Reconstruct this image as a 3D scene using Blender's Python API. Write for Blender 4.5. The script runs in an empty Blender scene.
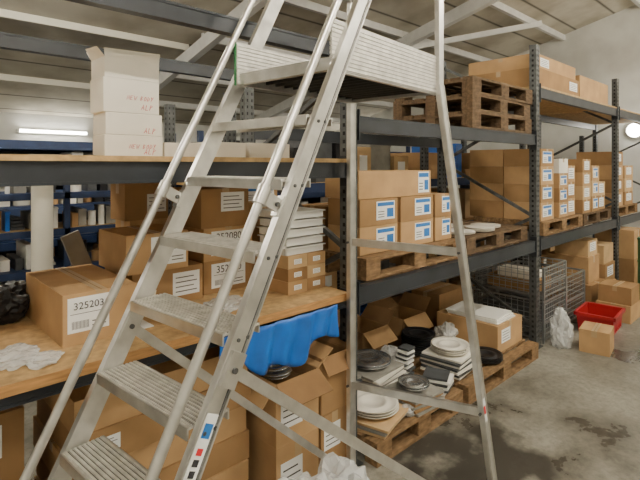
import bpy, math, random
from mathutils import Vector, Matrix
random.seed(7)
C = bpy.context.scene.collection

# ------------------------------------------------------------ materials
def mat(name, col, rough=0.6, metal=0.0, var=0.0, scale=8.0, bump=0.0, emit=None, es=0, alpha=1.0, trans=0.0, stretch=None, spec=None):
    m = bpy.data.materials.new(name); m.use_nodes = True
    nt = m.node_tree; b = nt.nodes['Principled BSDF']
    b.inputs['Base Color'].default_value = (*col, 1)
    b.inputs['Roughness'].default_value = rough
    b.inputs['Metallic'].default_value = metal
    if spec is not None: b.inputs['Specular IOR Level'].default_value = spec
    if alpha < 1: b.inputs['Alpha'].default_value = alpha
    if trans: b.inputs['Transmission Weight'].default_value = trans
    if emit:
        b.inputs['Emission Color'].default_value = (*emit, 1)
        b.inputs['Emission Strength'].default_value = es
    if var or bump:
        tc = nt.nodes.new('ShaderNodeTexCoord'); mp = nt.nodes.new('ShaderNodeMapping')
        nt.links.new(tc.outputs['Object'], mp.inputs[0])
        if stretch: mp.inputs['Scale'].default_value = stretch
        n = nt.nodes.new('ShaderNodeTexNoise'); n.inputs['Scale'].default_value = scale
        n.inputs['Detail'].default_value = 6
        nt.links.new(mp.outputs[0], n.inputs['Vector'])
        if var:
            r = nt.nodes.new('ShaderNodeValToRGB')
            r.color_ramp.elements[0].position = 0.3; r.color_ramp.elements[1].position = 0.7
            r.color_ramp.elements[0].color = (*[max(0, c*(1-var)) for c in col], 1)
            r.color_ramp.elements[1].color = (*[min(1, c*(1+var)) for c in col], 1)
            nt.links.new(n.outputs[0], r.inputs[0]); nt.links.new(r.outputs[0], b.inputs['Base Color'])
        if bump:
            bp = nt.nodes.new('ShaderNodeBump'); bp.inputs['Strength'].default_value = bump
            bp.inputs['Distance'].default_value = 0.01
            nt.links.new(n.outputs[0], bp.inputs['Height']); nt.links.new(bp.outputs[0], b.inputs['Normal'])
    return m

CARD = [mat('cardboard_a', (.50,.315,.155), .85, var=.14, scale=5, spec=.2),
        mat('cardboard_b', (.36,.215,.10), .85, var=.16, scale=4, spec=.2),
        mat('cardboard_c', (.58,.395,.21), .85, var=.14, scale=6, spec=.2)]
CARDIN = mat('cardboard_inside', (.26,.15,.07), .9, var=.1, spec=.2)
TAPE = mat('packing_tape', (.46,.32,.17), .3)
LABEL = mat('paper_label', (.92,.93,.92), .7)
INK = mat('label_ink', (.03,.03,.035), .7)
BLUEL = mat('label_blue', (.02,.17,.52), .5)
REDM = mat('red_marker', (.62,.02,.03), .6)
REDP = mat('red_plastic', (.42,.012,.018), .4, var=.1)
WHITEBOX = mat('white_carton', (.86,.82,.73), .75, var=.08, scale=4)
ALU = mat('aluminium', (.66,.65,.62), .28, metal=.9, var=.16, scale=14, bump=.05)
ALUD = mat('aluminium_grooves', (.12,.12,.12), .5, metal=.7)
ALUT = mat('aluminium_tread', (.70,.68,.63), .42, metal=.5, var=.2, scale=25, bump=.15)
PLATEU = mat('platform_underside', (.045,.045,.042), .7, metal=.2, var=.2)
GALV = mat('galvanised_steel', (.095,.10,.10), .5, metal=.5, var=.35, scale=18)
BEAM = mat('rack_beam_paint', (.026,.031,.039), .4, metal=.1, var=.3, scale=6)
BLUEB = mat('blue_beam_paint', (.016,.035,.10), .5, var=.2)
DARK = mat('dark_void', (.008,.008,.009), .9)
CHIP = mat('chipboard', (.52,.345,.165), .8, var=.24, scale=24, spec=.2)
WOODE = mat('timber_edge', (.46,.24,.085), .7, var=.25, scale=10, stretch=(1,8,8))
PAL = mat('pallet_wood', (.22,.135,.068), .85, var=.4, scale=7, stretch=(2,6,6), bump=.3, spec=.2)
PAL2 = mat('pallet_wood_dark', (.12,.078,.045), .85, var=.4, scale=7, stretch=(2,6,6), bump=.3, spec=.2)
WHITEP = mat('white_plastic', (.88,.87,.82), .4)
CREAM = mat('cream_paint', (.78,.75,.65), .8, var=.06, scale=3)
BLUEP = mat('blue_plastic', (.01,.13,.55), .3, var=.2)
BLACKP = mat('black_plastic', (.012,.012,.014), .4)
GREYP = mat('grey_plastic', (.07,.075,.08), .5, var=.35)
GREYC = mat('grey_card', (.28,.27,.24), .7, var=.2)
GREENP = mat('green_paint', (.02,.17,.05), .5)
BAG = mat('clear_plastic_film', (.88,.90,.90), .15, alpha=.5, var=.05, scale=30, bump=.8)
WIRE = mat('zinc_wire', (.42,.44,.45), .35, metal=.8)
SILV = mat('pressed_metal', (.62,.63,.63), .25, metal=.85)
PORC = mat('white_enamel', (.84,.80,.71), .25)
TUBE = mat('fluorescent_tube', (1,1,1), .5, emit=(1,.925,.775), es=180)
TUBE2 = mat('fluorescent_tube_far', (1,1,1), .5, emit=(1,.95,.84), es=45)
FIX = mat('lamp_housing', (.75,.75,.72), .5)
TRUSS = mat('white_roof_steel', (.78,.78,.76), .6, var=.06)

ROOF = bpy.data.materials.new('roof_boards'); ROOF.use_nodes = True
nt = ROOF.node_tree; b = nt.nodes['Principled BSDF']; b.inputs['Roughness'].default_value = .9
tc = nt.nodes.new('ShaderNodeTexCoord'); sx = nt.nodes.new('ShaderNodeSeparateXYZ')
nt.links.new(tc.outputs['Object'], sx.inputs[0])
mm = nt.nodes.new('ShaderNodeMath'); mm.operation='PINGPONG'; mm.inputs[1].default_value=.36
nt.links.new(sx.outputs[1], mm.inputs[0])
rp = nt.nodes.new('ShaderNodeValToRGB'); rp.color_ramp.elements[0].position=.0; rp.color_ramp.elements[1].position=.035
rp.color_ramp.elements[0].color=(.11,.10,.08,1); rp.color_ramp.elements[1].color=(.66,.625,.53,1)
nt.links.new(mm.outputs[0], rp.inputs[0])
nz = nt.nodes.new('ShaderNodeTexNoise'); nz.inputs['Scale'].default_value=1.2; nz.inputs['Detail'].default_value=6
nt.links.new(tc.outputs['Object'], nz.inputs['Vector'])
r2 = nt.nodes.new('ShaderNodeValToRGB'); r2.color_ramp.elements[0].color=(.66,.63,.58,1); r2.color_ramp.elements[1].color=(1,1,1,1)
r2.color_ramp.elements[0].position=.35; r2.color_ramp.elements[1].position=.6
nt.links.new(nz.outputs[0], r2.inputs[0])
mx = nt.nodes.new('ShaderNodeMixRGB'); mx.blend_type='MULTIPLY'; mx.inputs[0].default_value=1
nt.links.new(rp.outputs[0], mx.inputs[1]); nt.links.new(r2.outputs[0], mx.inputs[2]); nt.links.new(mx.outputs[0], b.inputs['Base Color'])

FLOOR = bpy.data.materials.new('concrete_floor'); FLOOR.use_nodes = True
nt = FLOOR.node_tree; b = nt.nodes['Principled BSDF']
tc = nt.nodes.new('ShaderNodeTexCoord')
n1 = nt.nodes.new('ShaderNodeTexNoise'); n1.inputs['Scale'].default_value=1.3; n1.inputs['Detail'].default_value=9; n1.inputs['Roughness'].default_value=.64; n1.inputs['Distortion'].default_value=.25
n2 = nt.nodes.new('ShaderNodeTexNoise'); n2.inputs['Scale'].default_value=22; n2.inputs['Detail'].default_value=8; n2.inputs['Roughness'].default_value=.75
for n in (n1,n2): nt.links.new(tc.outputs['Object'], n.inputs['Vector'])
ra = nt.nodes.new('ShaderNodeValToRGB')
ra.color_ramp.elements[0].position=.37; ra.color_ramp.elements[0].color=(.07,.062,.048,1)
ra.color_ramp.elements[1].position=.62; ra.color_ramp.elements[1].color=(.33,.31,.26,1)
e=ra.color_ramp.elements.new(.45); e.color=(.19,.177,.145,1)
rb = nt.nodes.new('ShaderNodeValToRGB')
rb.color_ramp.elements[0].position=.36; rb.color_ramp.elements[0].color=(.55,.55,.54,1)
rb.color_ramp.elements[1].position=.56; rb.color_ramp.elements[1].color=(1,1,1,1)
nt.links.new(n1.outputs[0], ra.inputs[0]); nt.links.new(n2.outputs[0], rb.inputs[0])
mx = nt.nodes.new('ShaderNodeMixRGB'); mx.blend_type='MULTIPLY'; mx.inputs[0].default_value=.75
nt.links.new(ra.outputs[0], mx.inputs[1]); nt.links.new(rb.outputs[0], mx.inputs[2])
# oil / water stain on the concrete in front of the pallets
ds = nt.nodes.new('ShaderNodeVectorMath'); ds.operation='DISTANCE'; ds.inputs[1].default_value=(2.72,1.45,0)
nt.links.new(tc.outputs['Object'], ds.inputs[0])
n4 = nt.nodes.new('ShaderNodeTexNoise'); n4.inputs['Scale'].default_value=3.5; n4.inputs['Detail'].default_value=8
nt.links.new(tc.outputs['Object'], n4.inputs['Vector'])
ma = nt.nodes.new('ShaderNodeMath'); ma.operation='MULTIPLY_ADD'; ma.inputs[1].default_value=1.6; ma.inputs[2].default_value=-.8
nt.links.new(n4.outputs[0], ma.inputs[0])
ad = nt.nodes.new('ShaderNodeMath'); ad.operation='ADD'; nt.links.new(ds.outputs['Value'], ad.inputs[0]); nt.links.new(ma.outputs[0], ad.inputs[1])
mr = nt.nodes.new('ShaderNodeMapRange'); mr.inputs[1].default_value=.30; mr.inputs[2].default_value=.50; mr.inputs[3].default_value=1; mr.inputs[4].default_value=0
nt.links.new(ad.outputs[0], mr.inputs[0])
mx3 = nt.nodes.new('ShaderNodeMixRGB'); nt.links.new(mr.outputs[0], mx3.inputs[0]); nt.links.new(mx.outputs[0], mx3.inputs[1]); mx3.inputs[2].default_value=(.045,.04,.032,1)
nt.links.new(mx3.outputs[0], b.inputs['Base Color'])
rr = nt.nodes.new('ShaderNodeMapRange'); rr.inputs[1].default_value=.36; rr.inputs[2].default_value=.5; rr.inputs[3].default_value=.2; rr.inputs[4].default_value=.5
nt.links.new(n1.outputs[0], rr.inputs[0]); nt.links.new(rr.outputs[0], b.inputs['Roughness'])

WALL = bpy.data.materials.new('painted_block_wall'); WALL.use_nodes = True
nt = WALL.node_tree; b = nt.nodes['Principled BSDF']; b.inputs['Roughness'].default_value=.85
tc = nt.nodes.new('ShaderNodeTexCoord')
nz = nt.nodes.new('ShaderNodeTexNoise'); nz.inputs['Scale'].default_value=1.5; nz.inputs['Detail'].default_value=7
nt.links.new(tc.outputs['Object'], nz.inputs['Vector'])
r2 = nt.nodes.new('ShaderNodeValToRGB'); r2.color_ramp.elements[0].color=(.70,.69,.65,1); r2.color_ramp.elements[1].color=(.85,.85,.81,1)
r2.color_ramp.elements[0].position=.35; r2.color_ramp.elements[1].position=.6
nt.links.new(nz.outputs[0], r2.inputs[0]); nt.links.new(r2.outputs[0], b.inputs['Base Color'])

# ------------------------------------------------------------ mesh builder
class B:
    def __init__(s): s.v=[]; s.f=[]; s.m=[]; s.mats=[]; s.smooth=[]
    def mi(s, m):
        if m not in s.mats: s.mats.append(m)
        return s.mats.index(m)
    def add(s, vs, fs, m, sm=False):
        o=len(s.v); s.v += [tuple(v) for v in vs]; k=s.mi(m)
        for f in fs: s.f.append([i+o for i in f]); s.m.append(k); s.smooth.append(sm)
    def box(s, x0,x1,y0,y1,z0,z1, m, M=None):
        vs=[Vector(p) for p in ((x0,y0,z0),(x1,y0,z0),(x1,y1,z0),(x0,y1,z0),(x0,y0,z1),(x1,y0,z1),(x1,y1,z1),(x0,y1,z1))]
        if M: vs=[M@v for v in vs]
        s.add(vs, [(0,3,2,1),(4,5,6,7),(0,1,5,4),(1,2,6,5),(2,3,7,6),(3,0,4,7)], m)
    def bar(s, p0,p1, a, wa, wb, m):
        p0=Vector(p0); p1=Vector(p1); d=(p1-p0).normalized(); a=Vector(a); a=(a-d*a.dot(d)).normalized(); c=d.cross(a)
        vs=[]
        for p in (p0,p1):
            for i,j in ((-1,-1),(1,-1),(1,1),(-1,1)): vs.append(p+a*wa*.5*i+c*wb*.5*j)
        s.add(vs, [(0,3,2,1),(4,5,6,7),(0,1,5,4),(1,2,6,5),(2,3,7,6),(3,0,4,7)], m)
    def cyl(s, p0,p1,r,m,n=14,r2=None):
        p0=Vector(p0); p1=Vector(p1); d=(p1-p0).normalized()
        a=d.orthogonal().normalized(); c=d.cross(a); r2=r if r2 is None else r2
        vs=[]
        for p,q in ((p0,r),(p1,r2)):
            for i in range(n):
                t=2*math.pi*i/n; vs.append(p+(a*math.cos(t)+c*math.sin(t))*q)
        s.add(vs, [(i,(i+1)%n,n+(i+1)%n,n+i) for i in range(n)], m, True)
        s.add(vs, [tuple(reversed(range(n))), tuple(range(n,2*n))], m)
    def lathe(s, c, prof, m, n=32):
        vs=[]; k=len(prof)
        for i in range(n):
            t=2*math.pi*i/n
            for r,z in prof: vs.append((c[0]+r*math.cos(t), c[1]+r*math.sin(t), c[2]+z))
        fs=[]
        for i in range(n):
            j=(i+1)%n
            for q in range(k-1): fs.append((i*k+q, j*k+q, j*k+q+1, i*k+q+1))
        s.add(vs, fs, m, True)
    def quad(s, ps, m): s.add(ps, [tuple(range(len(ps)))], m)
    def obj(s, name, M=None, bevel=0, parent=None):
        me=bpy.data.meshes.new(name); me.from_pydata(s.v,[],s.f)
        for m in s.mats: me.materials.append(m)
        for p,k,sm in zip(me.polygons,s.m,s.smooth): p.material_index=k; p.use_smooth=sm
        me.update(); o=bpy.data.objects.new(name,me); C.objects.link(o)
        if parent: o.parent=parent
        if M: o.matrix_local=M
        if bevel:
            bm=o.modifiers.new('bevel','BEVEL'); bm.width=bevel; bm.segments=2; bm.limit_method='ANGLE'; bm.angle_limit=math.radians(40)
        return o

def text(parent, s, loc, size, m, rot=(math.pi/2,0,0), name='lettering'):
    cu=bpy.data.curves.new(name,'FONT'); cu.body=s; cu.size=size; cu.align_x='CENTER'; cu.align_y='CENTER'
    cu.materials.append(m); o=bpy.data.objects.new(name,cu); C.objects.link(o); o.parent=parent
    o.location=loc; o.rotation_euler=rot; return o

# hand-drawn marker strokes
GL={'N':[[(0,0),(.05,1),(.6,.05),(.62,1)]],'E':[[(.55,1),(0,.95),(0,0),(.55,.03)],[(0,.5),(.45,.52)]],'W':[[(0,1),(.15,0),(.35,.6),(.5,0),(.7,1)]],
    'B':[[(0,0),(0,1),(.45,.85),(.05,.52),(.5,.25),(0,0)]],'O':[[(.3,1),(0,.6),(.1,.1),(.4,0),(.6,.45),(.3,1)]],'D':[[(0,0),(.02,1),(.5,.7),(.5,.25),(0,0)]],
    'Y':[[(0,1),(.28,.5)],[(.6,1),(.1,-.1)]],'A':[[(0,0),(.3,1),(.6,0)],[(.1,.35),(.5,.38)]],'L':[[(0,1),(0,0),(.5,.05)]],'P':[[(0,-.05),(0,1),(.5,.8),(.02,.45)]],' ':[]}
def scribble(parent, s, x, z, h):
    cu=bpy.data.curves.new('handwriting','CURVE'); cu.dimensions='3D'; cu.bevel_depth=h*.055; cu.bevel_resolution=1
    cu.materials.append(REDM); cx=x
    for ch in s:
        dz=random.uniform(-.08,.08)*h
        for st_ in GL[ch]:
            sp=cu.splines.new('POLY'); sp.points.add(len(st_)-1)
            for p,(a,c) in zip(sp.points,st_): p.co=(cx+(a+c*.25)*h*.9,0,z+c*h+dz,1)
        cx+=h*.85
    o=bpy.data.objects.new('handwriting',cu); C.objects.link(o); o.parent=parent; o.location=(0,-.001,0)

def TR(x,y,z,rot=0): return Matrix.Translation((x,y,z))@Matrix.Rotation(math.radians(rot),4,'Z')

def draw_label(b, x0,x1,z0,z1, style, face='-y', yy=0):
    e=.0012
    def R(a0,a1,c0,c1,m,k=1):
        d=e*k
        if face=='-y': b.box(a0,a1,yy-d,yy,c0,c1,m)
        else: b.box(yy-d,yy,a0,a1,c0,c1,m)
    R(x0,x1,z0,z1,LABEL)
    w=x1-x0; h=z1-z0
    if style=='blue':
        R(x0+w*.05,x0+w*.95,z0+h*.74,z1-h*.06,BLUEL,1.6)
        R(x0+w*.56,x0+w*.92,z0+h*.12,z0+h*.60,BLUEL,1.6)
        for k in range(3): R(x0+w*.08,x0+w*.42,z0+h*(.14+.14*k),z0+h*(.18+.14*k),INK,1.6)
    elif style=='plain':
        for k in range(4): R(x0+w*.1,x0+w*(.9-.12*(k%2)),z0+h*(.16+.2*k),z0+h*(.2+.2*k),INK,1.6)
    elif style=='code':
        x=x0+w*.1
        while x<x0+w*.5:
            R(x,x+w*.014,z0+h*.1,z0+h*.32,INK,1.6); x+=w*.032
        for k in range(2): R(x0+w*.58,x0+w*.92,z0+h*(.12+.12*k),z0+h*(.15+.12*k),INK,1.6)
        R(x0+w*.06,x0+w*.94,z0+h*.52,z0+h*.535,INK,1.6)

def carton(x,y,z,sx,sy,sz,rot=0,label=None,lpos=None,lface='-y',open=False,m=None,name='cardboard_box',code=None,tape=True,flapdeg=25):
    b=B(); m=m or random.choice(CARD)
    if not open:
        b.box(0,sx,0,sy,0,sz,m)
        if tape:
            t=.024; e=.0008
            if sx>=sy:
                b.box(-e,sx+e,sy/2-t,sy/2+t,sz,sz+e,TAPE)
                b.box(-e,0,sy/2-t,sy/2+t,sz*.72,sz+e,TAPE)
                b.box(-e,sx+e,sy/2-.0015,sy/2+.0015,sz,sz+e*1.5,CARDIN)
            else:
                b.box(sx/2-t,sx/2+t,-e,sy+e,sz,sz+e,TAPE)
                b.box(sx/2-t,sx/2+t,-e,0,sz*.75,sz+e,TAPE)
                b.box(sx/2-.0015,sx/2+.0015,-e,sy+e,sz,sz+e*1.5,CARDIN)
    else:
        w=.006
        b.box(0,sx,0,sy,0,w,m)
        b.box(0,sx,0,w,w,sz,m); b.box(0,sx,sy-w,sy,w,sz,m)
        b.box(0,w,w,sy-w,w,sz,m); b.box(sx-w,sx,w,sy-w,w,sz,m)
        f=min(sx,sy)*.48
        def flap(c, ax, L, deg):
            M=Matrix.Translation(c)@ax@Matrix.Rotation(math.radians(deg),4,'X')
            b.box(0,L,-f,0,-w/2,w/2,random.choice([m,CARDIN]),M)
        flap((0,w/2,sz),Matrix.Identity(4),sx,flapdeg)
        flap((sx,sy-w/2,sz),Matrix.Rotation(math.pi,4,'Z'),sx,-flapdeg*.6)
        flap((w/2,sy,sz),Matrix.Rotation(-math.pi/2,4,'Z'),sy,flapdeg*1.3)
        flap((sx-w/2,0,sz),Matrix.Rotation(math.pi/2,4,'Z'),sy,-flapdeg)
    if label:
        L=sx if lface=='-y' else sy
        p=lpos or (.2,.8,.3,.85)
        draw_label(b, L*p[0],L*p[1],sz*p[2],sz*p[3],label,lface)
    o=b.obj(name, TR(x,y,z,rot), bevel=.003)
    if code and label:
        p=lpos or (.2,.8,.3,.85)
        text(o, code, (sx*(p[0]+p[1])/2, -.003, sz*(p[2]+(p[3]-p[2])*.74)), min(.06,sx*(p[1]-p[0])*.25), INK, name='printed_number')
    return o

def pallet(x,y,z,sx=1.2,sy=.8,rot=0,m=PAL,name='wooden_pallet'):
    b=B(); h=.144
    for k in range(3):
        yy=[0,sy/2-.05,sy-.1][k]; b.box(0,sx,yy,yy+.1,0,.022,m)
        for q in range(3):
            xx=[0,sx/2-.07,sx-.145][q]; b.box(xx,xx+.145,yy,yy+.1,.022,.1,m)
    for q in range(3):
        xx=[0,sx/2-.07,sx-.145][q]; b.box(xx,xx+.145,0,sy,.1,.122,m)
    n=7
    for k in range(n):
        yy=k*(sy-.095)/(n-1); b.box(0,sx,yy,yy+.095,.122,h,m)
    return b.obj(name,TR(x,y,z,rot),bevel=.002)

# ------------------------------------------------------------ room shell
X0,X1,Y0,Y1=-4,11,-4,11
def roofz(y): return 2.85+.25*(Y1-y)
b=B(); b.box(X0,X1,Y0,Y1,-.1,0,FLOOR); b.obj('floor')
b=B(); b.box(X0,X1,Y1,Y1+.2,0,2.9,WALL); b.obj('wall_back')
for nm,xa,xb in (('wall_right',X1,X1+.2),('wall_left',X0-.2,X0)):
    b=B(); za,zb=roofz(Y0),roofz(Y1+.2)
    vs=[(xa,Y0,0),(xa,Y1+.2,0),(xa,Y1+.2,zb),(xa,Y0,za),(xb,Y0,0),(xb,Y1+.2,0),(xb,Y1+.2,zb),(xb,Y0,za)]
    b.add(vs,[(0,1,2,3),(7,6,5,4),(0,4,5,1),(1,5,6,2),(2,6,7,3),(3,7,4,0)],WALL); b.obj(nm)
b=B(); b.box(X0,X1,Y0-.2,Y0,0,roofz(Y0),WALL); b.obj('wall_front')
b=B()
vs=[(X0,Y0,roofz(Y0)),(X1,Y0,roofz(Y0)),(X1,Y1+.2,roofz(Y1+.2)),(X0,Y1+.2,roofz(Y1+.2))]
vs+= [(x,y,z+.1) for x,y,z in vs]
b.add(vs,[(3,2,1,0),(4,5,6,7),(0,1,5,4),(1,2,6,5),(2,3,7,6),(3,0,4,7)],ROOF); b.obj('ceiling')
b=B()
y=Y0+.6
while y<Y1:
    b.bar((3.9,y,roofz(y)-.07),(X1,y,roofz(y)-.07),(0,0,1),.12,.07,TRUSS); y+=1.45
for x in (3.9,7.2):
    b.bar((x,Y0,roofz(Y0)-.22),(x,Y1,roofz(Y1)-.22),(1,0,0),.12,.2,TRUSS)
b.bar((7.2,5.4,roofz(5.4)-.3),(9.4,3.7,roofz(3.7)-.15),(0,0,1),.1,.08,TRUSS)
b.bar((3.9,4.6,roofz(4.6)-.3),(6.2,3.2,roofz(3.2)-.12),(0,0,1),.1,.08,TRUSS)
for y in (9.2,7.2,): b.bar((X0,y,roofz(y)-.05),(3.9,y,roofz(y)-.05),(0,0,1),.10,.05,CREAM)
b.obj('roof_trusses')
b=B(); b.cyl((1.15,4.7,0),(1.15,4.7,1.88),.085,CREAM,20); b.box(1.0,1.3,4.55,4.85,0,.03,CREAM); b.box(1.03,1.27,4.58,4.82,1.88,1.91,CREAM); b.obj('support_column')

# ------------------------------------------------------------ lamps
def lamp(x,y,z,ln=1.3,rot=0,tm=TUBE,hang=True,name='unseen_fluorescent_lamp'):
    b=B(); b.box(-ln/2,ln/2,-.05,.05,.03,.08,FIX)
    b.cyl((-ln/2+.03,-.03,0),(ln/2-.03,-.03,0),.016,tm,10); b.cyl((-ln/2+.03,.03,0),(ln/2-.03,.03,0),.016,tm,10)
    for e in (-1,1): b.box(e*ln/2-.02,e*ln/2+.02,-.05,.05,-.02,.04,FIX)
    if hang:
        for e in (-.4,.4):
            b.cyl((e*ln,0,.08),(e*ln,0,roofz(y)-z-.01),.004,GALV,6)
    return b.obj(name,TR(x,y,z,rot))
for x in (-1.2,1.0,3.6,6.6,9.6): lamp(x,-.2,4.3)
for x in (0.5,4.5,8.3): lamp(x,-2.4,4.6)  # out of view; the farthest one is added to brighten the right wall
for x in (-1.2,1.5): lamp(x,4.9,4.05,tm=TUBE)  # unseen lamps, added to keep the left roof bright
for x in (-2.6,): lamp(x,8.9,3.05,tm=TUBE)  # also out of view, added for more light at the back
def walllamp(M,ln,name='wall_fluorescent_lamp'):
    b=B(); b.box(-ln/2,ln/2,-.04,0,-.04,.04,FIX); b.cyl((-ln/2+.03,-.06,0),(ln/2-.03,-.06,0),.022,TUBE2,10)
    for e in (-1,1): b.box(e*ln/2-.02,e*ln/2+.02,-.09,0,-.035,.035,FIX)
    b.obj(name,M)
walllamp(TR(2.9,Y1,2.5),1.3)
walllamp(TR(X1,9.9,2.45,-90),1.2)
b=B(); b.lathe((0,0,0),[(.0,-.10),(.06,-.095),(.11,-.06),(.13,0)],TUBE2,24); b.lathe((0,0,0),[(.13,0),(.15,-.01),(.15,.05),(0,.05)],FIX,24)
b.obj('bulkhead_lamp',Matrix.Translation((X1-.05,2.52,2.5))@Matrix.Rotation(math.pi/2,4,'Y'))

# ------------------------------------------------------------ main racking
D=1.95; RB=3.08
PX=[-.59,2.144,4.88,7.62,10.36]
def upright(b,x,y,z1,front=True,hw=.04):
    b.box(x-hw,x+hw,y-.035,y+.035,0,z1,GALV)
    b.box(x-hw-.03,x+hw+.03,y-.06,y+.06,0,.008,GALV)
    z=.1
    while z<z1-.05:
        for dx in (-.02,.02):
            b.box(x+dx-.006,x+dx+.006,y-.0362,y-.035,z,z+.022,DARK)
        b.box(x-hw-.0012,x-hw,y-.01,y+.01,z,z+.022,DARK)
        z+=.05
def rackframe(b,x,ya,yb,z1):
    upright(b,x,ya+.035,z1); upright(b,x,yb-.035,z1)
    z=.2; s=0
    while z+.55<z1:
        a,c=(ya+.035,yb-.035) if s%2==0 else (yb-.035,ya+.035)
        b.bar((x,a,z),(x,c,z+.55),(1,0,0),.03,.03,GALV); z+=.55; s+=1
    b.bar((x,ya+.03,.15),(x,yb-.03,.15),(1,0,0),.03,.03,GALV)
def rbeam(b,xa,xb,y,z0,z1,m=BEAM,t=.05):
    b.box(xa+.045,xb-.045,y,y+t,z0,z1,m)
    b.box(xa+.045,xb-.045,y-.004,y,z0,z0+.012,m); b.box(xa+.045,xb-.045,y-.004,y,z1-.012,z1,m)
    for e,s in ((xa+.045,1),(xb-.045,-1)):
        b.box(min(e,e+s*.012),max(e,e+s*.012),y-.012,y+t,z0-.05,z1+.04,m)
b=B()
for x,z1 in zip(PX,(2.62,2.58,3.02,3.02,3.02)): rackframe(b,x,D,RB,z1)
for y in (D+.002,RB-.055):
    rbeam(b,PX[0],PX[1],y,.975,1.04); rbeam(b,PX[0],PX[1],y,1.745,1.835); rbeam(b,PX[0],PX[1],y,2.45,2.53)
    rbeam(b,PX[1],PX[2],y,.96,1.07); rbeam(b,PX[1],PX[2],y,2.02,2.12)
    for i in (2,3):
        rbeam(b,PX[i],PX[i+1],y,.96,1.07); rbeam(b,PX[i],PX[i+1],y,2.50,2.60)
b.obj('pallet_rack',bevel=0)
b=B(); b.box(PX[0]+.05,PX[1]-.05,D-.03,RB,1.04,1.068,CHIP); b.box(PX[0]+.05,PX[1]-.05,D-.036,D-.03,1.03,1.07,WOODE); b.obj('shelf_board')
b=B(); b.box(PX[0]+.05,PX[1]-.05,D-.02,RB,1.835,1.857,CHIP); b.obj('shelf_board')
b=B()
for i in (2,3): b.box(PX[i]+.05,PX[i+1]-.05,D,RB,2.60,2.62,CHIP)
b.obj('shelf_board')

b=B(); YA,YB=3.25,4.35
for x in PX[1:]: rackframe(b,x+.0,YA,YB,2.4)
for i in (1,2,3):
    for y in (YA+.002,YB-.055):
        for z in (.55,1.07,1.65): rbeam(b,PX[i],PX[i+1],y,z-.09,z,BLUEB)
    for z in (.55,1.07,1.65): b.box(PX[i]+.05,PX[i+1]-.05,YA+.06,YB-.06,z-.02,z,CHIP)
b.obj('pallet_rack')
GOODM=[CARD[0],CARD[1],CARD[1],GREYP,GREYP,WHITEBOX,BLACKP,BLUEP,CARD[2],GREYC,GREYP,BLACKP]
def goods(name,xa,xb,ya,yb,zs,hmax,smin=.12,smax=.4,mats=GOODM,skip=.15):
    b=B()
    for z,hm in zip(zs,hmax):
        x=xa
        while x<xb-smin:
            w=min(random.uniform(smin,smax),xb-x-.005); h=random.uniform(.35,1)*hm
            if random.random()>skip:
                y=ya+random.uniform(0,.12); d=random.uniform(.3,yb-y-.02) if yb-y>.35 else yb-y-.01
                k=random.random(); m=random.choice(mats)
                if k<.7:
                    b.box(x,x+w,y,y+d,z,z+h,m)
                    if m in CARD and random.random()<.6: 
                        b.box(x+w*.25,x+w*.75,y-.002,y,z+h*.3,z+h*.75,LABEL)
                    if m not in CARD: b.box(x-.004,x+w+.004,y-.006,y+d,z+h*.88,z+h*.96,m)
                elif k<.9:
                    r=min(w,.22)/2; b.cyl((x+w/2,y+r,z),(x+w/2,y+r,z+h),r,m,16); b.cyl((x+w/2,y+r,z+h),(x+w/2,y+r,z+h+.01),r*1.05,m,16)
                else:
                    for q in range(4):
                        b.box(x,x+w-.01*q,y+.01*q,y+d,z+q*.03,z+q*.03+.024,m)
            x+=w+random.uniform(.01,.05)
    return b.obj(name,bevel=.004)
for i in (1,2,3):
    goods('assorted_stock',PX[i]+.1,PX[i+1]-.1,YA+.1,YB-.1,(0,.55,1.07,1.65),(.42,.40,.50,.5),skip=.02)

b=B(); FX=[-1.6,1.1,3.8,6.5,9.2]; 
for x in FX: 
    for y in (6.6,7.5): b.box(x-.04,x+.04,y,y+.07,0,2.35,BLUEB)
for i in range(4):
    for z in (.5,.9,1.3,1.7,2.1):
        for y in (6.6,7.52): b.box(FX[i]+.04,FX[i+1]-.04,y,y+.05,z-.09,z,BLUEB)
        b.box(FX[i]+.04,FX[i+1]-.04,6.65,7.52,z,z+.02,BLUEB)
    b.box(FX[i]+.04,FX[i+1]-.04,7.58,7.59,0,2.1,GREYP)
b.obj('shelving_unit')
SMALL=[GREYP,BLACKP,WHITEP,GREYC,WHITEBOX,BLACKP,GREYP,CARD[1],CARD[0],BLUEP,BLACKP,GREYC]
for i in range(4):
    goods('assorted_stock',FX[i]+.08,FX[i+1]-.08,6.7,7.45,(0,.52,.92,1.32,1.72),(.34,.30,.30,.30,.28),smin=.05,smax=.2,skip=.02,mats=SMALL)
# nearer blue parts shelving on the left
b=B()
for x in (-.3,1.4,3.1):
    for y in (4.95,5.53): b.box(x,x+.05,y,y+.05,0,1.72,BLUEB)
for z in (.5,.86,1.22,1.56):
    b.box(-.25,3.1,4.95,4.98,z-.06,z,BLUEB); b.box(-.25,3.1,5.55,5.58,z-.06,z,BLUEB); b.box(-.25,3.1,4.98,5.55,z-.01,z,CHIP if z in(1.22,) else BLUEB)
b.obj('parts_shelving')
goods('loose_parts',-.2,1.37,5.0,5.5,(.5,.86,1.22,1.56),(.24,.24,.24,.14),smin=.03,smax=.12,mats=[WHITEP,GREYP,WHITEBOX,GREYC,CARD[0],CARD[1],BLUEP,BLACKP,GREYC],skip=.02)
goods('loose_parts',1.48,3.07,5.0,5.5,(.5,.86,1.22,1.56),(.24,.24,.24,.14),smin=.03,smax=.12,mats=[WHITEP,GREYP,WHITEBOX,GREYC,CARD[0],CARD[1],BLUEP,BLACKP,GREYC],skip=.02)

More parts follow.
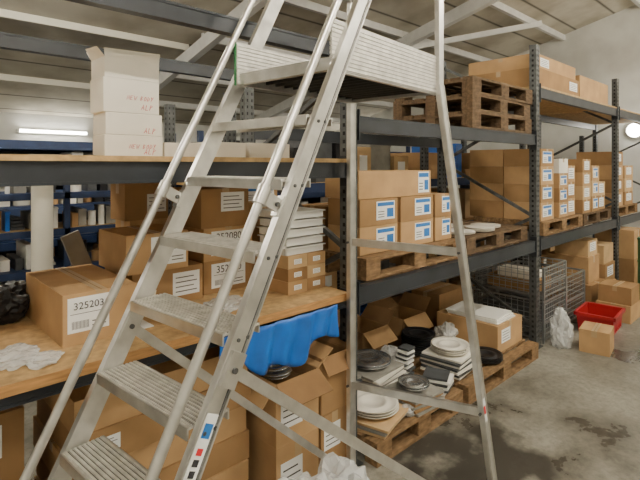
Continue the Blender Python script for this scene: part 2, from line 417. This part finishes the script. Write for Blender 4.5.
# ------------------------------------------------------------ goods : left bay, mid shelf
Z=1.068
carton(.60,2.15,Z,.31,.60,.215,label='code',lpos=(.06,.60,.24,.92),code='325203',m=CARD[0])
b=B(); b.box(.925,.99,2.15,2.35,Z,Z+.004,LABEL); b.quad([(.915,2.16,Z+.2),(.995,2.13,Z+.17),(.985,2.33,Z+.16),(.915,2.36,Z+.2)],WHITEBOX); b.quad([(.915,2.165,Z+.2),(.995,2.135,Z+.17),(.98,2.15,Z+.06),(.915,2.17,Z+.05)],WHITEBOX)
b.obj('torn_paper_sheet')
carton(1.0,2.42,Z,.40,.38,.195,m=CARD[1],label='plain',lpos=(.55,.95,.2,.85))
carton(.96,2.40,Z+.196,.34,.38,.20,m=CARD[0],label='code',lpos=(.38,.96,.15,.9),code='325208')
carton(1.43,2.46,Z,.34,.36,.19,m=CARD[1],label='code',lpos=(.15,.85,.15,.9),code='352080')
carton(1.43,2.46,Z+.191,.34,.36,.19,m=CARD[0],label='code',lpos=(.15,.85,.15,.9),code='352080')
carton(1.42,2.47,Z+.382,.33,.36,.23,m=CARD[1],label='plain',lpos=(.4,.9,.4,.9))
carton(1.15,2.82,Z,.26,.22,.21,m=CARD[1]); carton(1.15,2.82,Z+.211,.26,.22,.21,m=CARD[0]); carton(1.12,2.82,Z+.422,.27,.22,.22,m=CARD[1],label='plain',lpos=(.5,.95,.2,.7))
for i in range(2):
    for k in range(3):
        carton(1.78+.15*i,2.12,Z+.075*k,.148,.3,.073,m=CARD[(i+k)%3],tape=False,label='plain',lpos=(.3,.7,.3,.7))
b=B()
for k in range(5):
    z=k*.052; w=.145-.004*(k%2)
    M=Matrix.Rotation(math.radians(random.uniform(-3,3)),4,'Z')
    b.box(-w,w,-.13,.13,z,z+.006,WHITEP,M)
    for s_ in (-1,1):
        b.box(s_*w-.003,s_*w+.003,-.13,.13,z,z+.04,WHITEP,M); b.box(-w,w,s_*.13-.003,s_*.13+.003,z,z+.04,WHITEP,M)
    b.box(-w-.012,w+.012,-.145,-.12,z+.036,z+.043,WHITEP,M); b.box(-w-.012,w+.012,.12,.145,z+.036,z+.043,WHITEP,M)
    b.box(-w-.012,-w+.01,-.145,.145,z+.036,z+.043,WHITEP,M); b.box(w-.01,w+.012,-.145,.145,z+.036,z+.043,WHITEP,M)
b.obj('stacked_white_trays',TR(1.93,2.27,Z+.226))

def bag(x,y,z,r,sq=.6,seed=0,name='plastic_bag',m=BAG):
    import bmesh
    from mathutils import noise
    bm=bmesh.new(); bmesh.ops.create_icosphere(bm,subdivisions=4,radius=1)
    for v in bm.verts:
        n=noise.noise(v.co*1.6+Vector((seed*3.1,0,0)))*.35+noise.noise(v.co*4.5+Vector((seed,5,0)))*.2+noise.noise(v.co*10+Vector((seed,5,3)))*.06
        v.co*= (1+n); 
        v.co.z=max(v.co.z,-.75)
        v.co.x*=r; v.co.y*=r*.85; v.co.z=(v.co.z+.75)*r*sq
    me=bpy.data.meshes.new(name); bm.to_mesh(me); bm.free(); me.materials.append(m)
    for p in me.polygons: p.use_smooth=False
    o=bpy.data.objects.new(name,me); C.objects.link(o); o.location=(x,y,z); return o
bag(.42,2.12,Z+.001,.09,.35,1); bag(.50,2.03,Z+.001,.06,.4,41); bag(1.38,2.16,Z+.001,.11,.3,2); bag(1.16,2.2,Z+.001,.08,.3,22)
bag(.50,2.74,Z+.001,.12,.8,15,name='black_bag',m=BLACKP); bag(.62,2.93,Z+.001,.07,1.0,19,name='black_bag',m=BLACKP)
def pot(x,y,z,r,h,m=WHITEP,name='white_pot'):
    b=B(); b.lathe((0,0,0),[(0,0),(r*.8,0),(r,h),(r*1.08,h),(r*1.08,h+.01),(r*.94,h+.01),(r*.78,.01),(0,.01)],m,20); b.obj(name,TR(x,y,z))
for x,y,r,h in ((.72,2.92,.04,.09),(.79,2.85,.035,.07),(.86,2.9,.04,.11),(.70,3.0,.04,.13)): pot(x,y,Z+.001,r,h)
b=B(); b.box(0,.10,-.01,.01,0,.36,GREYC,TR(.95,3.0,Z)@Matrix.Rotation(math.radians(-20),4,'Y')); b.obj('grey_panel')

# ------------------------------------------------------------ left bay, upper deck
Zt=1.857; zz=Zt
for k,(h,w,dx) in enumerate(((.10,.27,0),(.10,.265,.004),(.155,.262,-.006),(.135,.255,.0))):
    if k<3:
        o=carton(.785+dx,2.2,zz,w,.16,h,rot=-1+k,m=WHITEBOX,tape=False,name='white_cardboard_box')
        if k!=1: scribble(o,'NEW BODY',w*.40,h*.40,.019)
        scribble(o,'ALP',w*.66,h*.12,.024)
    else:
        b=B(); b.box(0,w,0,.16,0,.09,WHITEBOX); 
        b.quad([(0,0,.09),(w,0,.09),(w,-.01,.135),(.0,.01,.13)],WHITEBOX); b.quad([(0,.16,.09),(w,.16,.09),(w*1.02,.17,.12),(-.02,.17,.13)],WHITEBOX)
        b.quad([(0,0,.09),(0,.16,.09),(-.03,.15,.14),(-.03,.01,.13)],WHITEBOX); b.quad([(w,0,.09),(w,.16,.09),(w-.05,.15,.13),(w-.06,.02,.125)],WHITEBOX)
        b.obj('white_cardboard_box',TR(.785,2.2,zz,1))
    zz+=h+.001
carton(1.09,2.25,Zt,.22,.3,.075,m=WHITEBOX,name='white_cardboard_box',tape=False)
carton(1.33,2.2,Zt,.22,.3,.085,rot=3,m=WHITEBOX,name='white_cardboard_box',tape=False)
carton(1.60,2.25,Zt,.30,.3,.09,m=WHITEBOX,name='white_cardboard_box',tape=False)

# ------------------------------------------------------------ left bay, floor
for k in range(5):
    carton(.62+.012*(k%2),2.06+.01*(k%3),.145+.145*k,.84,.62,.143,m=CARD[k%2],label='plain' if k in(1,3) else None,lpos=(.05,.2,.3,.75))
pallet(.55,2.02,0,.95,.8)
carton(.1,2.3,0,.42,.5,.5,m=CARD[1],label='plain',lpos=(.3,.7,.5,.8)); carton(.1,2.32,.501,.40,.45,.30,m=CARD[1],label='plain',lpos=(.3,.8,.4,.85))
b=B()
b.add([(0,0,0),(.52,0,0),(.52,.5,0),(0,.5,0),(-.03,-.03,.90),(.55,-.03,.90),(.55,.53,.90),(-.03,.53,.90)],[(0,3,2,1),(0,1,5,4),(1,2,6,5),(2,3,7,6),(3,0,4,7)],BLUEP)
b.box(-.05,.57,-.05,-.02,.87,.91,BLUEP); b.box(-.05,.57,.52,.55,.87,.91,BLUEP); b.box(-.05,-.02,-.05,.55,.87,.91,BLUEP); b.box(.54,.57,-.05,.55,.87,.91,BLUEP)
for k in range(4): b.box(.06+.12*k,.08+.12*k,-.035,0,.1,.87,BLUEP)
b.obj('blue_plastic_bin',TR(1.56,2.38,0))
# blue tarpaulin hanging from the shelf edge
b=B(); n=46; rows=9; vs=[]
for j in range(rows+1):
    for i in range(n+1):
        x=1.18+.78*i/n; L=.20+.05*math.sin(x*9)+.03*math.sin(x*23+1)-.10*max(0,(1.45-x))
        z=1.028-L*j/rows
        y=1.897+(.006+.012*j/rows)*math.sin(x*46+j*.25)+.008*math.sin(x*17)*j/rows
        vs.append((x,y,z))
fs=[(j*(n+1)+i,j*(n+1)+i+1,(j+1)*(n+1)+i+1,(j+1)*(n+1)+i) for j in range(rows) for i in range(n)]
b.add(vs,fs,BLUEP,True); o=b.obj('blue_tarpaulin'); sm=o.modifiers.new('thick','SOLIDIFY'); sm.thickness=.002
carton(1.54,1.93,0,.30,.36,.36,m=CARD[0],label='plain',lpos=(.1,.6,.2,.75))
carton(1.54,1.93,.361,.30,.36,.33,m=CARD[0],open=True,label='plain',lpos=(.1,.6,.25,.75),flapdeg=35)
carton(1.87,1.94,0,.22,.38,.40,m=CARD[1],label='plain',lpos=(.1,.7,.5,.85))
carton(1.87,1.94,.401,.22,.38,.33,m=CARD[1],open=True,flapdeg=55)
b=B(); 
for r_,z_ in ((.09,.0),(.10,.02),(.085,.045)): b.lathe((0,0,z_),[(r_*.5,0),(r_,.005),(r_,.012),(r_*.5,.015),(r_*.5,0)],SILV)
b.obj('metal_rings',TR(1.69,2.13,.64))
b=B(); b.box(1.56,1.82,1.96,2.27,.37,.62,CARDIN); b.obj('packing_paper')
for i,(x,y,r,q) in enumerate(((1.42,1.60,.22,1.1),(1.70,1.62,.18,1.1),(1.22,1.72,.10,1.1),(1.62,1.40,.17,1.0))): 
    bag(x,y,0.0,r,q,i+3)

# ------------------------------------------------------------ bay 2 mid shelf
pallet(2.35,2.02,1.07,1.2,.8); pallet(3.62,2.02,1.07,1.18,.8,m=PAL2)
zp=1.07+.145
for k in range(2):
    for (xa,w) in ((2.40,.41),(2.85,.42),(3.30,.24)):
        carton(xa,2.12,zp+.186*k,w,.3,.184,m=CARD[(k)%2],label='blue',lpos=(.42,.92,.2,.9))
carton(2.41,2.14,zp+.373,.86,.32,.19,m=CARD[0],label='blue',lpos=(.80,.97,.1,.95))
carton(2.45,2.5,zp,.5,.28,.3,m=CARD[1]); carton(3.0,2.5,zp,.5,.28,.42,m=CARD[1])
carton(1.86,2.62,Z,.24,.3,.5,m=CARD[1]); carton(1.80,2.62,Z+.501,.3,.3,.11,m=CARD[0],label='blue',lpos=(.1,.9,.1,.9),tape=False)
b=B()
for k,(x,y) in enumerate(((.12,.15),(.42,.12),(.7,.2),(.3,.42))):
    for q in range(2+k%2): b.lathe((x,y,.012*q),[(.0,0),(.10,.0),(.14,.012),(.14,.016),(.1,.006),(0,.006)],PORC)
b.obj('white_plates',TR(3.7,2.06,1.07+.145))
for k in range(3): pallet(3.58+.02*k,1.95+.01*k,2.121+.1455*k,1.15,.8,m=PAL2,rot=[0,1,-1][k]*.6)
carton(4.96,2.0,2.621,1.25,.8,.20,m=CARD[1],label='plain',lpos=(.75,.95,.3,.8)); carton(6.24,2.0,2.621,1.1,.8,.28,m=CARD[0])
carton(5.0,2.02,2.822,1.15,.75,.15,m=CARD[0],label='plain',lpos=(.1,.3,.2,.8))
pallet(5.2,2.02,1.07,1.2,.8); pallet(6.45,2.02,1.07,1.1,.8,m=PAL2)
for k in range(4):
    for j in range(2):
        carton(5.28,2.08+.42*j,zp+.196*k,.36,.41,.194,m=CARD[(k+j)%2],label='blue' if j==0 else None,lpos=(.15,.85,.2,.85))
for k in range(4):
    carton(5.80,2.08,zp+.17*k,.28,.5,.168,m=CARD[k%2] if k<3 else WHITEBOX,label='blue' if k<3 else None,lpos=(.15,.85,.2,.85))
for k in range(3):
    carton(6.12,2.1,zp+.2*k,.26,.5,.198,m=CARD[k%2],label='plain',lpos=(.15,.85,.2,.85))
for k in range(4): carton(6.5,2.05,zp+.17*k,.3,.5,.168,m=CARD[(k+1)%3],label='plain',lpos=(.2,.8,.2,.85))
for k in range(3): carton(6.84,2.05,zp+.2*k,.3,.5,.198,m=CARD[(k+1)%3],label='blue',lpos=(.2,.8,.2,.85))
for k in range(2): carton(7.18,2.08,zp+.19*k,.32,.5,.188,m=CARD[(k+1)%3],label='plain',lpos=(.2,.8,.2,.85))
pallet(7.75,2.02,1.07,1.2,.8)
for k in range(4): carton(7.8,2.05,zp+.2*k,.45,.5,.198,m=CARD[k%2],label='plain')
for k in range(3): carton(8.35,2.05,zp+.2*k,.45,.5,.198,m=CARD[(k+1)%3],label='plain')

# ------------------------------------------------------------ bay 2 floor
pallet(2.24,1.84,0,1.0,.85,m=PAL); pallet(3.32,1.84,0,1.3,.85,m=PAL)
def sheets(x,y,z,s,n,rot=0,h=.02,m=None,name='stacked_card_sheets'):
    b=B()
    for k in range(n):
        M=TR(random.uniform(-.015,.015),random.uniform(-.015,.015),0,random.uniform(-5,5))
        b.box(-s,s,-s,s,k*h,k*h+h*.75,(m or [CARD[2],GREYC])[k%2],M)
    return b.obj(name,TR(x,y,z,rot))
def dishes(x,y,z,r,n,m=PORC,name='enamel_dishes',h=.018):
    b=B()
    for k in range(n):
        cx=random.uniform(-.006,.006)
        b.lathe((cx,0,k*h),[(0,.004),(r*.45,.004),(r*.5,.014),(r*.62,.014),(r*.68,.004),(r*.9,.012),(r,.026),(r,.03),(r*.88,.018),(r*.68,.010),(r*.62,.022),(r*.48,.022),(r*.43,.010),(0,.010)],m)
    return b.obj(name,TR(x,y,z))
sheets(2.45,2.05,.145,.18,3,12,m=[CARD[2],GREYC]); dishes(2.45,2.05,.145+.058,.17,3)
sheets(2.84,2.0,.145,.15,5,-8,m=[GREYC,CARD[1]]); dishes(2.84,2.0,.145+.098,.11,2,m=SILV,name='steel_dishes')
sheets(2.85,2.42,.145,.2,7,5,m=[GREYC,WHITEBOX]); dishes(2.85,2.42,.145+.138,.17,2,m=SILV,name='steel_dishes')
sheets(3.12,1.98,.145,.09,6,20,m=[WHITEP,GREYP])
sheets(3.52,2.12,.145,.17,7,4,m=[WHITEBOX,GREYP]); dishes(3.52,2.12,.145+.138,.155,3,m=PORC)
sheets(3.12,2.28,.145,.05,12,4,m=[WHITEP,GREYP])
sheets(2.44,2.48,.145,.18,8,-5,m=[GREYP,GREYC]); dishes(2.44,2.48,.145+.16,.15,2,m=SILV,name='steel_dishes')
dishes(3.62,2.50,.145,.15,9,m=BLACKP,name='black_lids')
dishes(3.88,1.99,.145,.14,3,m=BLACKP,name='black_lids')
carton(4.08,1.98,.145,.5,.62,.24,m=CARD[0],label='plain',lpos=(.15,.5,.3,.8))
b=B()
for k in range(3): b.box(0,.36,0,.5,k*.014,k*.014+.012,WHITEP,TR(.01*k,.01*k,0,k*2))
b.obj('foam_sheets',TR(4.12,2.0,.388))
carton(3.12,2.72,0,.34,.33,.37,m=CARD[0],open=True,flapdeg=40); carton(3.70,2.72,0,.36,.33,.36,m=CARD[0],open=True,flapdeg=50)
carton(2.45,2.74,0,.5,.32,.62,m=CARD[1]); 
carton(4.25,2.68,0,.5,.34,.5,m=CARD[1])
bag(3.2,2.5,.145,.11,.8,31); bag(2.66,1.92,.145,.06,.6,32); bag(3.95,2.42,.145,.11,1.0,33)

def cage(x,y,z,sx,sy,sz,rot=0):
    b=B(); r=.006
    for xx in (0,sx):
        for yy in (0,sy): b.bar((xx,yy,0),(xx,yy,sz),(1,0,0),.022,.022,WIRE)
    for zz in (.04,sz*.5,sz):
        for a,c in (((0,0),(sx,0)),((sx,0),(sx,sy)),((sx,sy),(0,sy)),((0,sy),(0,0))): b.bar((*a,zz),(*c,zz),(0,0,1),.014,.014,WIRE)
    n=12
    for k in range(1,n):
        xx=sx*k/n; b.cyl((xx,0,.04),(xx,0,sz),.0035,WIRE,6); b.cyl((xx,sy,.04),(xx,sy,sz),.0035,WIRE,6); b.cyl((xx,0,.04),(xx,sy,.04),.003,WIRE,6)
        yy=sy*k/n; b.cyl((0,yy,.04),(0,yy,sz),.0035,WIRE,6); b.cyl((sx,yy,.04),(sx,yy,sz),.0035,WIRE,6)
    k=.04
    while k<sz:
        for a,c in (((0,0),(sx,0)),((sx,0),(sx,sy)),((sx,sy),(0,sy)),((0,sy),(0,0))): b.cyl((*a,k),(*c,k),.0035,WIRE,6)
        k+=.05
    return b.obj('wire_cage',TR(x,y,z,rot))
cage(5.02,1.95,0,.6,.8,.42); cage(5.02,1.95,.435,.6,.8,.33)
b=B(); b.box(5.1,5.55,2.05,2.65,.05,.3,GREYP); b.obj('grey_crate')
b=B(); b.box(5.1,5.5,2.05,2.6,.48,.6,CARD[1]); b.box(5.15,5.4,2.1,2.5,.6,.68,WHITEBOX); b.obj('parts_carton')
cage(5.72,1.98,0,.6,.8,.55)
carton(5.12,1.38,0,.30,.26,.22,rot=8,m=CARD[0]); 
b=B(); b.add([(0,0,0),(.44,0,0),(.44,.32,0),(0,.32,0),(-.02,-.02,.2),(.46,-.02,.2),(.46,.34,.2),(-.02,.34,.2)],[(0,3,2,1),(0,1,5,4),(1,2,6,5),(2,3,7,6),(3,0,4,7)],REDP)
for c in ((-.04,.48,-.04,-.015),(-.04,.48,.335,.36),(-.04,-.015,-.04,.36),(.455,.48,-.04,.36)): b.box(c[0],c[1],c[2],c[3],.18,.215,REDP)
for k in range(6): b.box(.04+.07*k,.06+.07*k,-.012,.0,.03,.17,REDP)
b.obj('red_plastic_crate',TR(5.72,1.52,0,4))
carton(6.35,1.5,0,.42,.36,.2,m=CARD[0]); carton(6.38,1.5,.201,.36,.34,.2,m=CARD[1])
carton(6.5,1.95,0,.55,.6,.33,m=CARD[1]); 
for k in range(3): carton(7.12,1.95+.02*k,.25*k,.42,.4,.248,m=CARD[k%3],label='plain' if k==1 else None)
carton(6.55,2.0,.331,.42,.5,.33,m=CARD[0]); carton(6.6,2.02,.662,.36,.4,.2,m=CARD[2],label='plain')
carton(7.8,1.8,0,.5,.5,.5,m=CARD[1]); carton(7.8,1.8,.501,.45,.5,.4,m=CARD[0])
bag(5.08,1.80,0,.12,1.6,11); 
b=B(); b.cyl((0,0,0),(0,0,.9),.16,GREENP,24); 
for z in (.02,.3,.6,.88): b.lathe((0,0,z),[(.16,-.012),(.17,0),(.16,.012)],GREENP)
b.obj('green_drum',TR(7.2,1.46,0))

# ------------------------------------------------------------ platform ladder
lad=bpy.data.objects.new('platform_ladder',None); C.objects.link(lad)
lad.location=(.527,1.721,0); lad.rotation_euler=(0,0,math.radians(-84.3))
ST,RUN,Z0,W=.2235,.1206,.877,.536
def P(i,x=0): return Vector((x,RUN*i,Z0+ST*i))
d=(P(1)-P(0)).normalized(); nrm=Vector((0,-d.z,d.y))
iF=-Z0/ST; iT=10.5
for nm,x,o in (('stile_left',-.014,-1),('stile_right',W+.014,1)):
    b=B(); a=P(iF,x)+d*.02; c=P(iT,x)
    b.bar(a,c,(1,0,0),.018,.068,ALU)
    for s_ in (-1,1):
        off=nrm*.031*s_+Vector((o*.010,0,0)); b.bar(a+off,c+off,(1,0,0),.014,.006,ALU)
        off=nrm*.024*s_+Vector((o*.0095,0,0)); b.bar(a+off,c+off,(1,0,0),.001,.005,ALUD)
    f=P(iF,x); b.box(x-.02,x+.02,f.y-.04,f.y+.045,0,.05,BLACKP)
    for i in range(-3,6):
        for q in (-.018,.018):
            p=P(i,x)+Vector((0,q,-.02)); b.cyl(p+Vector((o*.008,0,0)),p+Vector((o*.013,0,0)),.006,ALUD,8)
    b.obj(nm,bevel=.0015,parent=lad)
for i in range(-3,6):
    b=B(); z=Z0+ST*i; y=RUN*i
    b.box(0,W,y-.055,y+.085,z-.006,z,ALUT)
    b.box(0,W,y-.058,y-.052,z-.034,z+.001,ALU); b.box(0,W,y+.082,y+.088,z-.030,z+.001,ALU)
    for k in range(9): b.box(.004,W-.004,y-.046+.0148*k,y-.038+.0148*k,z,z+.004,ALUT)
    for k in range(8): b.box(.004,W-.004,y-.0375+.0148*k,y-.0325+.0148*k,z,z+.0006,ALUD)
    b.box(0,W,y+.0,y+.006,z-.026,z-.006,ALU)
    b.obj('step',bevel=.001,parent=lad)
for nm,x in (('handrail_left',-.014),('handrail_right',W+.014)):
    b=B(); off=nrm*.117
    b.cyl(P(-2.8,x)+off,P(iT,x)+off,.0155,ALU,20)
    b.cyl(P(-2.8,x)+off,P(-3.15,x)+nrm*.03,.0155,ALU,16)
    for i in (-1.2,3.55,8.5):
        p=P(i,x); b.bar(p+nrm*.02,p+off,(1,0,0),.012,.045,ALU)
        q=p+off; b.cyl(q-d*.03,q+d*.03,.022,ALU,16)
        b.bar(p-d*.035+nrm*.03,p+d*.035+nrm*.03,(1,0,0),.03,.02,ALU)
        b.cyl(p+nrm*.05-Vector((.014,0,0)),p+nrm*.05+Vector((.014,0,0)),.008,ALUD,8)
    b.obj(nm,parent=lad)
PZ=2.222; ya,yb=.70,1.53
b=B()
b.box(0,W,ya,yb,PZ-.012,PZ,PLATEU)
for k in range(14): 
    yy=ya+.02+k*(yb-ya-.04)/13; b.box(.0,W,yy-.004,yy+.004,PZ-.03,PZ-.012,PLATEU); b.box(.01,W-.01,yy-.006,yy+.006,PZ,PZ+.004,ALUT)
for x in (-.0,W-.02): b.box(x,x+.02,ya,yb,PZ-.05,PZ,ALU)
b.box(0,W,ya-.006,ya+.02,PZ-.045,PZ+.003,ALU); b.box(0,W,yb-.02,yb+.006,PZ-.045,PZ+.003,ALU)
b.obj('platform_deck',parent=lad)
for nm,x in (('toe_board_left',-.004),('toe_board_right',W)):
    b=B(); b.box(x,x+.004,ya-.02,yb,PZ-.045,PZ+.135,ALU)
    for k in range(11):
        zz=PZ-.04+.0165*k
        for s_ in (-1,1):
            xx=x+.002+s_*.003; b.box(xx-.003,xx+.003,ya-.02,yb,zz,zz+.013,ALUT)
    b.box(x-.004,x+.008,ya-.024,yb,PZ+.133,PZ+.142,ALU)
    b.obj(nm,parent=lad,bevel=.0008)
b=B(); b.box(0,W,yb,yb+.004,PZ,PZ+.135,ALU); 
for k in range(8): b.box(0,W,yb-.002,yb+.006,PZ+.01+.0165*k,PZ+.022+.0165*k,ALUT)
b.obj('toe_board_rear',parent=lad)
b=B(); b.box(-.008,.002,ya-.028,ya-.022,PZ-.05,PZ+.14,GREENP); b.obj('corner_cap',parent=lad)
LT,LB=Vector((0-.004,1.53,PZ)),Vector((-.02,1.55,0)); RT,RBt=Vector((W+.012,1.53,PZ)),Vector((.735,1.80,0))
def legpt(T,Bm,z): k=(PZ-z)/PZ; return T+(Bm-T)*k
for nm,T,Bm in (('rear_leg_left',LT,LB),('rear_leg_right',RT,RBt)):
    b=B(); top=T+Vector((0,0,1.05))
    b.bar(Bm+Vector((0,0,.02)),T,(0,1,0),.055,.025,ALU); b.bar(T-Vector((0,0,.05)),top,(0,1,0),.05,.025,ALU)
    for s_ in (-1,1): b.bar(Bm+Vector((.013,s_*.023,.03)),T+Vector((.013,s_*.023,0)),(0,1,0),.006,.006,ALU)
    b.box(Bm.x-.022,Bm.x+.022,Bm.y-.035,Bm.y+.035,0,.05,BLACKP)
    b.obj(nm,parent=lad,bevel=.001)
for nm,z in (('crossbar_upper',1.375),('crossbar_lower',.545)):
    b=B(); b.bar(legpt(LT,LB,z),legpt(RT,RBt,z),(0,0,1),.042,.022,ALU)
    for T,Bm in ((LT,LB),(RT,RBt)):
        p=legpt(T,Bm,z); b.cyl(p+Vector((0,-.04,0)),p+Vector((0,.04,0)),.007,ALUD,8)
    b.obj(nm,parent=lad)
iB=(1.231-Z0)/ST
for nm,x,e in (('brace_left',-.016,Vector((-.018,1.51,.05))),('brace_right',W+.03,Vector((.715,1.66,.05)))):
    b=B(); b.bar(P(iB,x),e,(0,1,.9),.034,.02,ALU); p=P(iB,x); b.bar(p-d*.05,p+d*.05,(1,0,0),.03,.055,ALU)
    b.cyl(p-Vector((.022,0,0)),p+Vector((.022,0,0)),.009,ALUD,10)
    if x>0: b.bar(e+Vector((-.01,-.02,0)),Vector((.725,1.78,.05)),(0,0,1),.03,.02,ALU)
    b.obj(nm,parent=lad)
for nm,x in (('guard_rail_left',-.014),('guard_rail_right',W+.014)):
    b=B(); t=Vector((x,1.53,PZ+1.05)); s0=P((PZ+1.0-Z0)/ST,x)
    b.cyl(s0,t,.0165,ALU,16); m0=P((PZ+.5-Z0)/ST,x); b.cyl(m0,Vector((x,1.53,PZ+.55)),.0165,ALU,16); b.obj(nm,parent=lad)
b=B(); b.cyl((-.01,1.53,PZ+1.04),(W+.01,1.53,PZ+1.04),.0165,ALU,16); b.cyl((-.01,1.53,PZ+.55),(W+.01,1.53,PZ+.55),.0165,ALU,16); b.obj('guard_rail_rear',parent=lad)
b=B()
def st(i0,i1,m,e,w=.044):
    x=W+.0235+e; b.bar(P(i0,x),P(i1,x),(1,0,0),.001,w,m)
st(-.6,1.1,LABEL,0); st(-.5,-.1,BLUEL,.0012,.03); st(.85,1.0,BLUEL,.0012,.03)
for k in range(7): st(.02+.11*k,.02+.11*k+.07,INK if k%3 else REDM,.0012,.020)
b.obj('sticker',parent=lad)
b=B(); p0=legpt(RT,RBt,.62); p1=legpt(RT,RBt,.50); b.bar(p0+Vector((.0135,0,0)),p1+Vector((.0135,0,0)),(1,0,0),.001,.03,LABEL)
p0=legpt(RT,RBt,.58); p1=legpt(RT,RBt,.54); b.bar(p0+Vector((.0145,0,0)),p1+Vector((.0145,0,0)),(1,0,0),.001,.02,REDM); b.obj('leg_sticker',parent=lad)

# ------------------------------------------------------------ world, camera
w=bpy.data.worlds.new('world'); bpy.context.scene.world=w; w.use_nodes=True
w.node_tree.nodes['Background'].inputs[0].default_value=(.6,.6,.6,1); w.node_tree.nodes['Background'].inputs[1].default_value=.05
cam=bpy.data.cameras.new('camera'); co=bpy.data.objects.new('camera',cam); C.objects.link(co)
co.location=(0,0,1.82); co.rotation_euler=(math.radians(90),0,math.radians(-43.8))
cam.lens=27; cam.sensor_width=36; cam.shift_y=-75/640; cam.clip_start=.05
bpy.context.scene.camera=co
